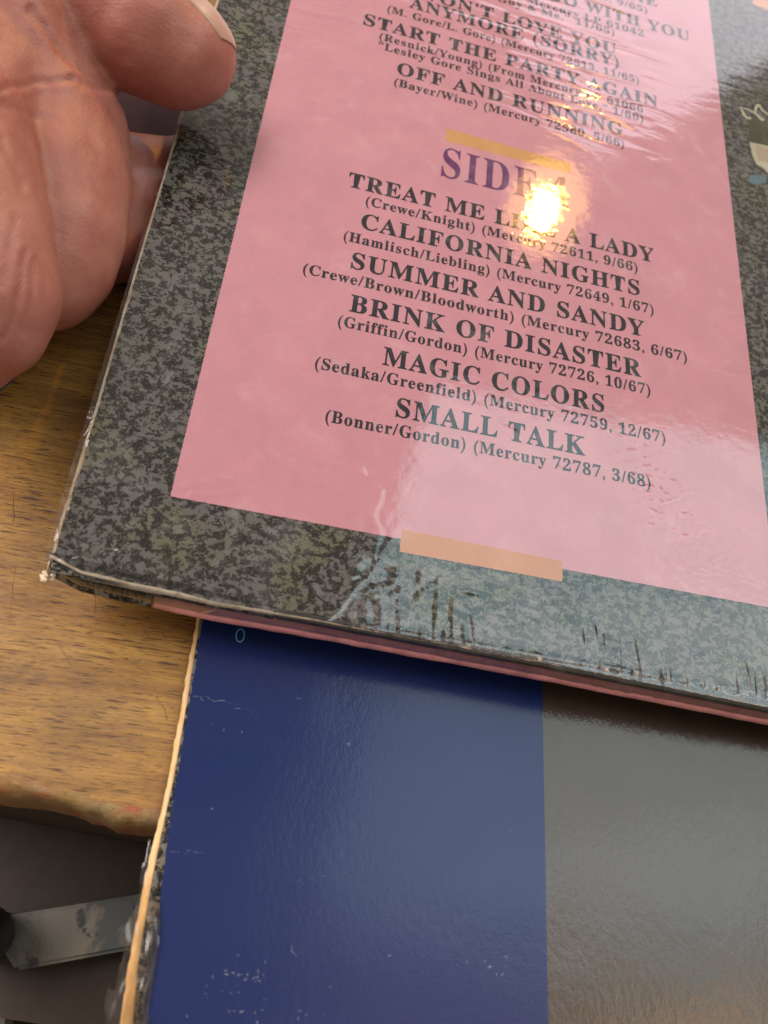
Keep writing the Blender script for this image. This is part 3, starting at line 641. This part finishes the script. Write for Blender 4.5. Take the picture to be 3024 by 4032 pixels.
md = tmp.modifiers.new('s', 'SMOOTH'); md.iterations = 14; md.factor = .6
dg = bpy.context.evaluated_depsgraph_get(); dg.update(); sk = bpy.data.meshes.new_from_object(tmp.evaluated_get(dg)); bpy.data.objects.remove(tmp)
co = np.empty(len(sk.vertices) * 3, np.float32); sk.vertices.foreach_get('co', co); co = co.reshape(-1, 3).astype(float)
no = np.empty(len(sk.vertices) * 3, np.float32); sk.vertices.foreach_get('normal', no); no = no.reshape(-1, 3)
wp = co + np.array(hand.matrix_world.translation); cc = (wp - CAM) @ A; PX = (cc[:, 0] / cc[:, 2] * F + CX) * .5486; PY = (cc[:, 1] / cc[:, 2] * F + CY) * .5486
facing = ((CAM - wp) * no).sum(1) > 0
creases = [  # skin folds: polyline (view px), depth mm, width px
    ([(0, 190), (60, 180), (112, 176), (150, 172)], .55, 7), ([(70, 70), (100, 150), (112, 200)], .2, 8), ([(150, 172), (190, 185), (225, 198)], .5, 7),
    ([(66, 20), (100, 70), (150, 130), (235, 195)], .8, 8), ([(0, 300), (30, 350), (50, 400)], .6, 8), ([(55, 540), (48, 620), (30, 690), (0, 740)], .5, 6), ([(72, 560), (70, 640), (50, 720)], .35, 6),
    ([(0, 220), (50, 240), (110, 262)], .3, 9), ([(30, 470), (18, 560), (0, 620)], .3, 7), ([(170, 260), (200, 300), (215, 350)], .2, 10), ([(320, 20), (345, 60), (330, 110)], .0, 8)]
disp = np.zeros(len(co))
for pl, dm, wd in creases:
    dd = np.min([segd(PX + 5 * vnoise(PX / 30, PY / 30, 2), PY + 5 * vnoise(PX / 25, PY / 25, 3), a, b) for a, b in zip(pl, pl[1:])], 0)
    disp -= facing * dm * .55 * np.exp(-(dd / wd) ** 2); disp += facing * dm * .15 * np.exp(-((dd - 2.2 * wd) / (1.3 * wd)) ** 2)
disp += .05 * vnoise(PX / 22, PY / 30, 17) + .2 * vnoise(PX / 60, PY / 80, 18)
co += no * disp[:, None] * MM; sk.vertices.foreach_set('co', co.astype(np.float32).ravel()); sk.update()
sk.materials.clear(); sk.materials.append(SKIN); sk.polygons.foreach_set('use_smooth', [True] * len(sk.polygons))
so = bpy.data.objects.new('hand_skin', sk); COL.objects.link(so); so.parent = hand
# thumb nail, laid onto the thumb's surface
from mathutils.bvhtree import BVHTree
bv = BVHTree.FromPolygons([tuple(c) for c in co], [tuple(p.vertices) for p in sk.polygons])
H0 = hand.matrix_world.translation
tp, tb_ = Q(414, 122, .0402), Q(335, 64, .0425); ax = (tp - tb_).normalized()
cdir = (Vector(CAM) - tp).normalized(); side = (Q(470, 60, .0402) - Q(425, 128, .0402)).normalized()
m_ = side * .86 + cdir * .60; m_ = (m_ - ax * m_.dot(ax)).normalized(); w_ = ax.cross(m_)
V = []; nl, nw = 30, 26
for i in range(nl):
    s_ = i / (nl - 1)
    for j in range(nw):
        th = (j / (nw - 1) - .5) * 2; Lr = .0172 - .0042 * th * th; x0_ = -.0030 + .0022 * th * th
        ll = x0_ + s_ * (Lr - x0_)
        base = tb_ + ax * min(ll, .0085) - H0; dr = m_ * math.cos(th * .92) + w_ * math.sin(th * .92)
        if ll > .0085: g_ = (ll - .0085) / .0100; dr = (dr + ax * math.tan(min(g_, 1) * .95)).normalized()
        hit = bv.ray_cast(base + dr * .03, -dr)[0]; lift = .00014 if (0 < s_ and abs(th) < .97) else -.0002
        V.append((hit if hit else base + dr * .0098) + dr * lift)
no_ = mesh('thumb_nail', V, [[i * nw + j, (i + 1) * nw + j, (i + 1) * nw + j + 1, i * nw + j + 1] for i in range(nl - 1) for j in range(nw - 1)], NAIL, hand, True)
md = no_.modifiers.new('t', 'SOLIDIFY'); md.thickness = .0002; md.offset = 0
